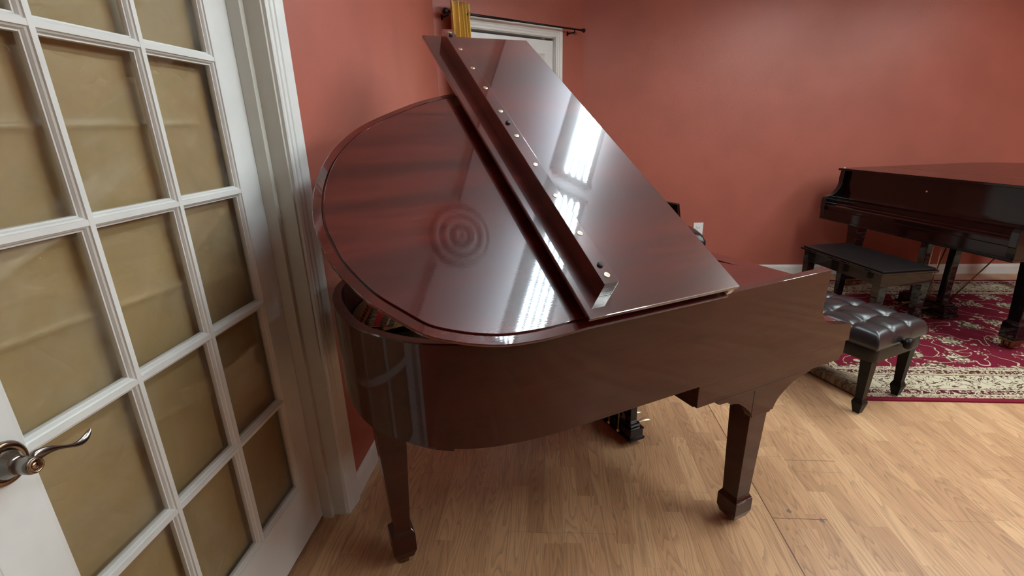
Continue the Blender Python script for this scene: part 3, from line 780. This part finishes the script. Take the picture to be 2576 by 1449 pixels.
# lid
LA = R(33.5)
lid = empty('lid', (0, 0, ZT), 0, gp); lid.rotation_euler = (LA, 0, 0)
lctl = [(-.69, -.012), (-.80, -.016), (-.89, -.010), (-.95, .004), (-1.007, .026), (-1.068, .060), (-1.119, .116), (-1.164, .173), (-1.195, .232), (-1.219, .291), (-1.233, .358), (-1.241, .435), (-1.232, .522), (-1.212, .600),
        (-1.178, .684), (-1.128, .764), (-1.058, .842), (-.972, .905), (-.834, .986), (-.707, 1.035), (-.56, 1.082), (-.42, 1.138), (-.33, 1.190), (-.262, 1.245)]
lo = [(-.222, -.012), (-.40, -.012), (-.55, -.012)] + spline(lctl, 5)
li = offset(lo, offd * .022); li2 = offset(lo, offd * .0240)
li[0] = (-.222, .010); li[-1] = (-.262, li[-1][1]); li2[0] = (-.222, .0125)
n = len(lo)
def lidring(levels, m, cap0, cap1, mi=0):
    V = []
    for poly, d in levels: V += [(a, b, d) for a, b in poly]
    F = []
    for q in range(len(levels) - 1):
        for i in range(n): j = (i + 1) % n; F.append((q * n + i, q * n + j, (q + 1) * n + j, (q + 1) * n + i))
    if cap0: F.append(list(range(n))[::-1])
    if cap1: F.append([(len(levels) - 1) * n + i for i in range(n)])
    m.add(V, F, mi)
m = MB(); lidring([(lo, .0005), (lo, .0064), (offset(lo, offd * .002), .0078), (li, .0102), (li2, .0060)], m, True, True)
lp = m.build('lid_board', 'mahogany', lid)
for p in lp.data.polygons: p.use_smooth = True
lp.data.set_sharp_from_angle(angle=R(14))
m = MB(); l3 = offset(lo, offd * .0278); l3[0] = (-.222, .0145); l4 = offset(lo, offd * .0288); l4[0] = (-.222, .0155)
lidring([(l3, .0050), (l3, .0116), (l4, .0122)], m, False, True)
m.build('lid_panel', 'mahogany', lid)
MB().prism([(-.701, -.014), (-.213, -.014), (-.251, 1.394), (-.709, 1.392)], .0380, .0500).build('front_flap', 'mahogany', lid, bevel=.0022)
m = MB().box(-.649, -.608, .041, 1.342, .0495, .0985, bev=.0015)
m.build('front_rail', 'mahogany', lid)
scr = MB().lathe([(.0078, 0), (.0082, .0006), (.0066, .0012)], 20).box(-.0006, .0006, -.0062, .0062, .0012, .00135, 1).build('screw', ['brass', 'hole'], lid)
wsc = [.067, .211, .358, .497, .639, .774, .915, 1.046, 1.184, 1.314]
scr.location = (-.628, wsc[0], .0985); scr.rotation_euler = (0, 0, .9)
bmp = MB().lathe([(.0075, 0), (.0078, .004), (.0065, .0055)], 20).build('bumper', 'rubber', lid)
bmp.location = (-.629, .099, .0985)
for i, ww in enumerate(wsc[1:]):
    c = scr.copy(); C.objects.link(c); c.parent = lid; c.location = (-.628, ww, .0985); c.rotation_euler = (0, 0, random.uniform(0, 3))
for ww in (.707, 1.290):
    c = bmp.copy(); C.objects.link(c); c.parent = lid; c.location = (-.629, ww, .0985)
MB().tube([(-.234, .0, .026), (-.270, 1.22, .026)], .0035, 8).build('piano_hinge', 'brass', lid)
MB().box(-.236, -.216, -.010, .012, .0135, .0325, bev=.002).build('hinge_end', 'white_plastic', lid)
# lid prop
MB().tube([(-.33, 1.15, .93), (-.36, .90 , 1.535)], .010, 10).build('lid_prop', 'mahogany', gp)
# felt pads between lid and rim, hinge barrels on spine
for u in (-.84, -.62, -.30): MB().tube([(u - .03, .012, ZT - .0015), (u + .03, .012, ZT - .0015)], .003, 8).build('lid_hinge', 'brass', gp)

# pedal lyre
ly = empty('pedal_lyre', (0, .705, 0), 0, gp)
m = MB()
m.box(-.052, .034, -.150, .150, .022, .034, bev=.003).box(-.044, .028, -.142, .142, .034, .075, bev=.002).box(-.047, .031, -.145, .145, .072, .080, bev=.002).box(-.036, .020, -.128, .128, .080, .100, bev=.004)
m.build('pedal_box', 'ebony_brown', ly)
for vv in (-.095, .095): MB().box(-.026, .012, vv - .019, vv + .019, .098, .592, bev=.003).build('lyre_post', 'ebony_brown', ly)
for vv in (-.07, 0, .07):
    MB().tube([(-.058, vv, .045), (-.058, vv, .60)], .003, 8).sphere((-.058, vv, .045), .0075).build('pedal_rod', 'brass', ly)
    m = MB(); K = 12; secs = [(.02, .007, .003, .052), (.05, .007, .003, .054), (.075, .012, .004, .060), (.105, .017, .005, .058), (.128, .016, .0045, .052), (.138, .005, .002, .047)]
    V = []; F = []
    for (x, wd, t, z) in secs:
        for k in range(K): a = 2 * PI * k / K; V.append((x, vv + math.cos(a) * wd, z + math.sin(a) * t))
    for i in range(len(secs) - 1):
        for k in range(K): F.append((i * K + k, i * K + (k + 1) % K, (i + 1) * K + (k + 1) % K, (i + 1) * K + k))
    F += [list(range(K)), [(len(secs) - 1) * K + k for k in range(K)]]
    o = MB().add(V, F, 0, None, True).build('pedal', 'brass', ly)
for vv in (-.095, .095): MB().tube([(-.03, vv, .13), (-.25, vv * .8, .59)], .008, 10).build('lyre_brace', 'ebony_brown', ly)
MB().prism([(-.03, .105), (-.03, .30), (-.075, .27), (-.085, .16)], -.06, .06, (0, 2, 1)).build('lyre_block', 'ebony_brown', ly)

# ------------------------------------------------------------------ benches
def bench_leg(parent, x, y, ztop, wt, wb, foot=True, mat='black_satin', lift=0.0):
    m = MB(); m.frustum((0, 0), wb, wb, .085 if foot else 0, (0, 0), wt, wt, ztop)
    if foot:
        secs = [(wb, .088), (wb + .016, .066), (wb + .016, .060), (wb - .004, .006)]
        for (w0, z0), (w1, z1) in zip(secs[1:], secs[:-1]): m.frustum((0, 0), w0, w0, z0, (0, 0), w1, w1, z1)
        m.lathe([(wb * .42, .0), (wb * .42, .007)], 16, 1)
    return m.build('leg', [mat, 'white_plastic'], parent, bevel=.001, loc=(x, y, lift))
def cushion(name, parent, x0, x1, y0, y1, z0, z1, tufts, mat='leather', crown=.018, r=.035, links=(), n=(64, 96)):
    nx, ny = n; V = []; F = []
    def seg(px, py, a, b):
        ax, ay = a; bx, by = b; L = (bx - ax) ** 2 + (by - ay) ** 2
        t = max(0, min(1, ((px - ax) * (bx - ax) + (py - ay) * (by - ay)) / L)); return math.hypot(px - ax - t * (bx - ax), py - ay - t * (by - ay))
    def H(x, y):
        e = min(x - x0, x1 - x, y - y0, y1 - y)
        h = z1 - (r - math.sqrt(max(0, r * r - max(0, r - e) ** 2))) * .75
        h += crown * math.sin(PI * (x - x0) / (x1 - x0)) ** .5 * math.sin(PI * (y - y0) / (y1 - y0)) ** .5 if 0 < (x - x0) < (x1 - x0) and 0 < (y - y0) < (y1 - y0) else 0
        for (tx, ty) in tufts:
            d = math.hypot(x - tx, y - ty); h -= .019 * math.exp(-(d / .030) ** 1.3)
        q = min([seg(x, y, a, b) for a, b in links] or [9])
        h -= .0105 * math.exp(-(q / .013) ** 1.1)
        return h
    for j in range(ny + 1):
        for i in range(nx + 1):
            x = x0 + (x1 - x0) * i / nx; y = y0 + (y1 - y0) * j / ny; V.append((x, y, H(x, y)))
    for j in range(ny):
        for i in range(nx): k = j * (nx + 1) + i; F.append((k, k + 1, k + nx + 2, k + nx + 1))
    per = [i for i in range(nx + 1)] + [j * (nx + 1) + nx for j in range(1, ny + 1)] + [ny * (nx + 1) + i for i in range(nx - 1, -1, -1)] + [j * (nx + 1) for j in range(ny - 1, 0, -1)]
    cx, cy = (x0 + x1) / 2, (y0 + y1) / 2; o = len(V); P_ = len(per)
    for (sc, z) in ((.004, .65), (.005, .35), (.002, 0.0)):
        for k in per:
            x, y, zz = V[k]; dx = (1 if x > cx else -1) * sc if (x in (x0, x1) or abs(abs(x - cx) - (x1 - x0) / 2) < 1e-6) else 0; dy = (1 if y > cy else -1) * sc if abs(abs(y - cy) - (y1 - y0) / 2) < 1e-6 else 0
            V.append((x + dx, y + dy, z0 + (zz - z0) * z))
    rows = [per] + [[o + r_ * P_ + i for i in range(P_)] for r_ in range(3)]
    for a, b in zip(rows[:-1], rows[1:]):
        for i in range(P_): j = (i + 1) % P_; F.append((a[i], a[j], b[j], b[i]))
    F.append(rows[-1])
    return MB().add(V, F, 0, None, True).build(name, mat, parent)

# tufted artist bench in front of the mahogany piano (piano frame)
def local2world(u, v): c, s_ = math.cos(PA), math.sin(PA); return Vector((PO.x + u * c - v * s_, PO.y + u * s_ + v * c, 0))
BU0, BU1, BV0, BV1 = 1.085, 1.490, .215, .80
bc = local2world((BU0 + BU1) / 2, (BV0 + BV1) / 2)
b1 = empty('piano_bench', bc, PA); tag(b1, 'black button-tufted leather piano bench with side knobs beside the mahogany piano', 'piano bench')
hx, hy_ = (BU1 - BU0) / 2, (BV1 - BV0) / 2; cu, cv = (BU0 + BU1) / 2, (BV0 + BV1) / 2
m = MB()
def rrect(hx, hy, r, n=6):
    out = []
    for (sx, sy, a0) in ((1, 1, 0), (-1, 1, 90), (-1, -1, 180), (1, -1, 270)):
        for k in range(n + 1): a = R(a0 + 90 * k / n); out.append((sx * (hx - r) + r * math.cos(a), sy * (hy - r) + r * math.sin(a)))
    return out
m.prism(rrect(hx - .002, hy_ - .002, .035), .298, .364, smooth=True); m.build('apron', 'vinyl', b1, bevel=.002)
t1 = [(1.20, .35), (1.20, .50), (1.20, .65), (1.36, .335), (1.36, .485), (1.36, .635)]
t1 = [(a - cu, b - cv) for a, b in t1]
L1 = []
for i in (0, 1, 2): L1.append((t1[i], t1[i + 3])); L1.append((t1[i], (-hx, t1[i][1] - .0))); L1.append((t1[i + 3], (hx, t1[i + 3][1])))
L1 += [(t1[0], t1[1]), (t1[1], t1[2]), (t1[3], t1[4]), (t1[4], t1[5]), (t1[0], (t1[0][0] + .01, -hy_)), (t1[3], (t1[3][0] - .02, -hy_)), (t1[2], (t1[2][0], hy_)), (t1[5], (t1[5][0], hy_))]
cushion('seat_cushion', b1, -hx, hx, -hy_, hy_, .366, .445, t1, 'leather', .030, .04, L1)
for a, b in t1: MB().sphere((a, b, .441), .008, sc=(1, 1, .5)).build('button', 'leather', b1)
for sx in (-1, 1):
    for sy in (-1, 1):
        bench_leg(b1, sx * (hx - .040), sy * (hy_ - .040), .30, .052, .034, lift=0.0 if (sx < 0 and sy < 0) else .0095)
for sy in (-1, 1):
    T = Matrix.Translation((.0, sy * (hy_ - .012), .372)) @ Matrix.Rotation(-sy * PI / 2, 4, 'X')
    MB().lathe([(.010, 0), (.010, .024), (.024, .028), (.029, .036), (.029, .048), (.023, .056), (.012, .058)], 28, 0, T).build('height_knob', 'black_satin', b1)

# flat black bench in front of the black piano
e1 = Vector((.216, -.976, 0)); e2 = Vector((.976, .216, 0)); O2 = Vector((2.29, 4.28, 0)); A2 = math.atan2(.216, .976)
bb = [Vector((1.908, 3.706)), Vector((2.290, 3.824)), Vector((2.431, 3.100)), Vector((2.059, 3.001))]
cc = sum(bb, Vector((0, 0))) / 4
b2 = empty('piano_bench', (cc.x, cc.y, .0095), A2 - .02); tag(b2, 'flat-topped plain black wooden piano bench in front of the black grand piano', 'piano bench')
hx2, hy2 = .197, .368
m = MB().box(-hx2, hx2, -hy2, hy2, .455, .470, bev=.003); m.build('seat_board', 'ebony', b2)
MB().box(-hx2 + .012, hx2 - .012, -hy2 + .012, hy2 - .012, .469, .484, bev=.006).build('seat_pad', 'vinyl', b2)
m = MB().box(-hx2 + .02, hx2 - .02, -hy2 + .02, hy2 - .02, .375, .456); m.build('apron', 'ebony', b2, bevel=.002)
for sx in (-1, 1):
    for sy in (-1, 1): bench_leg(b2, sx * (hx2 - .0495), sy * (hy2 - .0495), .38, .058, .036, False, 'ebony')

# padded black seat by the far wall, half hidden by the lid
b3 = empty('padded_bench', (.955, 4.13, 0), 0); tag(b3, 'black padded seat partly hidden behind the mahogany lid, near the outlet', 'bench')
cushion('seat_cushion', b3, -.30, .30, -.20, .20, .440, .535, [], 'leather', .03, .06, (), (30, 24))
MB().box(-.27, .27, -.17, .17, .40, .456, bev=.004).build('apron', 'ebony', b3)
for sx in (-1, 1):
    for sy in (-1, 1): bench_leg(b3, sx * .235, sy * .12, .42, .05, .034, False, 'ebony')

# ------------------------------------------------------------------ the black grand piano (local: x = depth e2, y = -e1)
bp = empty('grand_piano', (O2.x, O2.y, .0095), A2); tag(bp, 'closed black grand piano standing on the crimson rug by the back wall', 'piano')
# local x: away from the player; local y: towards the back wall; keyboard front spans y in [-1.48, 0]
W3 = 1.48
cp = [(.125, .978), (.125, .93), (.118, .89), (.095, .852), (.06, .82), (.03, .80), (.012, .783), (.004, .765), (.004, .60), (.5, .60), (.5, .978)]
up2 = spline([(.135, .978), (.128, .925), (.130, .885), (.120, .845), (.092, .806), (.06, .784), (.03, .778)], 4)
cp = up2 + [(.012, .772), (.001, .755), (.0, .672), (.006, .668), (.008, .60), (.55, .60), (.55, .978)]
for ya, yb in ((-.045, 0), (-W3, -W3 + .045)): MB().prism(cp, ya, yb, (0, 2, 1)).build('cheek', 'ebony', bp, bevel=.002)
# closed fallboard and key slip swept along the keyboard
fb_ = [(.010, .60), (.010, .668), (.020, .672), (.020, .700), (.034, .712), (.055, .716)] + spline([(.060, .722), (.085, .732), (.120, .742), (.150, .762), (.162, .800)], 4) + [(.168, .978), (.22, .978), (.22, .60)]
o = MB().prism(fb_, -W3 + .045, -.045, (0, 2, 1), smooth=True).build('fallboard', 'ebony_brown', bp); o.data.set_sharp_from_angle(angle=R(35))
MB().tube([(.168, -.745, .893), (.163, -.745, .893)], .006, 12).build('fallboard_lock', 'brass', bp)
MB().box(.006, .5, -W3 + .002, -.002, .585, .600).build('keybed', 'ebony', bp, bevel=.002)
o2c = [(.55, 0), (1.30, -.002), (1.45, -.02), (1.55, -.08), (1.62, -.18), (1.65, -.32), (1.63, -.48), (1.55, -.62), (1.42, -.74), (1.25, -.85), (1.08, -.98), (.95, -1.14), (.84, -1.30), (.74, -1.42), (.62, -1.475), (.55, -1.48)]
rp = spline(o2c, 5)
o = MB().prism(rp, .69, .978, smooth=True).build('case', 'ebony', bp); o.data.set_sharp_from_angle(angle=R(40))
lid2 = [(.118, .006), (.55, .010)] + [(a + (.01 if a > .8 else 0), b) for a, b in rp[1:-1]] + [(.55, -1.488), (.118, -1.486)]
hx3 = .50
la = [(.116, .008), (hx3, .008), (hx3, -1.488), (.116, -1.488)]
MB().prism(la, .981, .998).build('front_flap', 'ebony_brown', bp, bevel=.002)
lb = [(hx3 + .002, .008)] + [(a, b + .004) for a, b in rp[1:-1]] + [(hx3 + .002, -1.486)]
MB().prism(lb, .981, .998).build('lid', 'ebony_brown', bp, bevel=.002)
MB().tube([(hx3 + .001, -.0, .9975), (hx3 + .001, -1.48, .9975)], .0011, 6).build('lid_hinge', 'old_brass', bp)
MB().box(.150, .158, -.014, -.008, .998, 1.004).build('corner_highlight', 'white_plastic', bp)  # white block standing in for the highlight at the lid corner
def leg2(x, y, zt=.60):
    r = empty('leg', (x, y, 0), 0, bp)
    m = MB(); m.frustum((0, 0), .068, .068, .185, (0, 0), .105, .105, zt)
    secs = [(.068, .188), (.074, .184), (.092, .170), (.094, .165), (.094, .075), (.088, .070)]
    for (w0, z0), (w1, z1) in zip(secs[1:], secs[:-1]): m.frustum((0, 0), w0, w0, z0, (0, 0), w1, w1, z1)
    m.build('leg_post', 'ebony', r, bevel=.0015)
    c = MB().box(-.045, .045, -.040, .040, .052, .070, bev=.004).box(-.035, .035, -.03, -.018, .02, .055, bev=.002).box(-.035, .035, .018, .03, .02, .055, bev=.002)
    c.lathe([(.004, -.014), (.024, -.013), (.027, -.008), (.027, .008), (.024, .013), (.004, .014)], 20, 0, Matrix.Translation((-.012, 0, .0365)) @ Matrix.Rotation(PI / 2, 4, 'X'))
    c.build('caster', 'old_brass', r)
leg2(.27, -.135); leg2(.27, -1.42); leg2(1.50, -.75, .70)
l2 = empty('pedal_lyre', (.33, -.80, 0), 0, bp)
m = MB().box(-.06, .07, -.19, .19, .030, .048, bev=.003).box(-.05, .06, -.18, .18, .048, .105, bev=.003).box(-.04, .05, -.165, .165, .105, .120, bev=.003)
m.build('pedal_box', 'ebony', l2)
for vv in (-.105, .105): MB().box(-.022, .028, vv - .024, vv + .024, .118, .60, bev=.003).build('lyre_post', 'ebony', l2)
for vv in (-.06, .0, .06): MB().tube([(.01, vv, .12), (.01, vv, .60)], .0028, 8).build('pedal_rod', 'brass', l2)
for vv in (-.16, .16): MB().tube([(.07, vv * .5, .09), (.34, vv * 1.3, .60)], .0045, 8).build('lyre_brace', 'old_brass', l2)
for vv in (-.06, .0, .06): MB().box(-.13, -.05, vv - .012, vv + .012, .060, .066, bev=.002).build('pedal', 'brass', l2)

# ------------------------------------------------------------------ render look
sc = bpy.context.scene
wd = bpy.data.worlds.new('world'); sc.world = wd; wd.use_nodes = True
wd.node_tree.nodes['Background'].inputs[0].default_value = (.5, .55, .6, 1); wd.node_tree.nodes['Background'].inputs[1].default_value = .3
sc.view_settings.view_transform = 'Standard'; sc.view_settings.look = 'None'; sc.view_settings.gamma = 1; sc.view_settings.use_curve_mapping = False
sc.view_settings.exposure = 0.52
sc.cycles.use_denoising = True; sc.cycles.use_light_tree = False
sc.cycles.max_bounces = 5; sc.cycles.diffuse_bounces = 3; sc.cycles.glossy_bounces = 3; sc.cycles.adaptive_threshold = .04; sc.cycles.caustics_reflective = False; sc.cycles.caustics_refractive = False
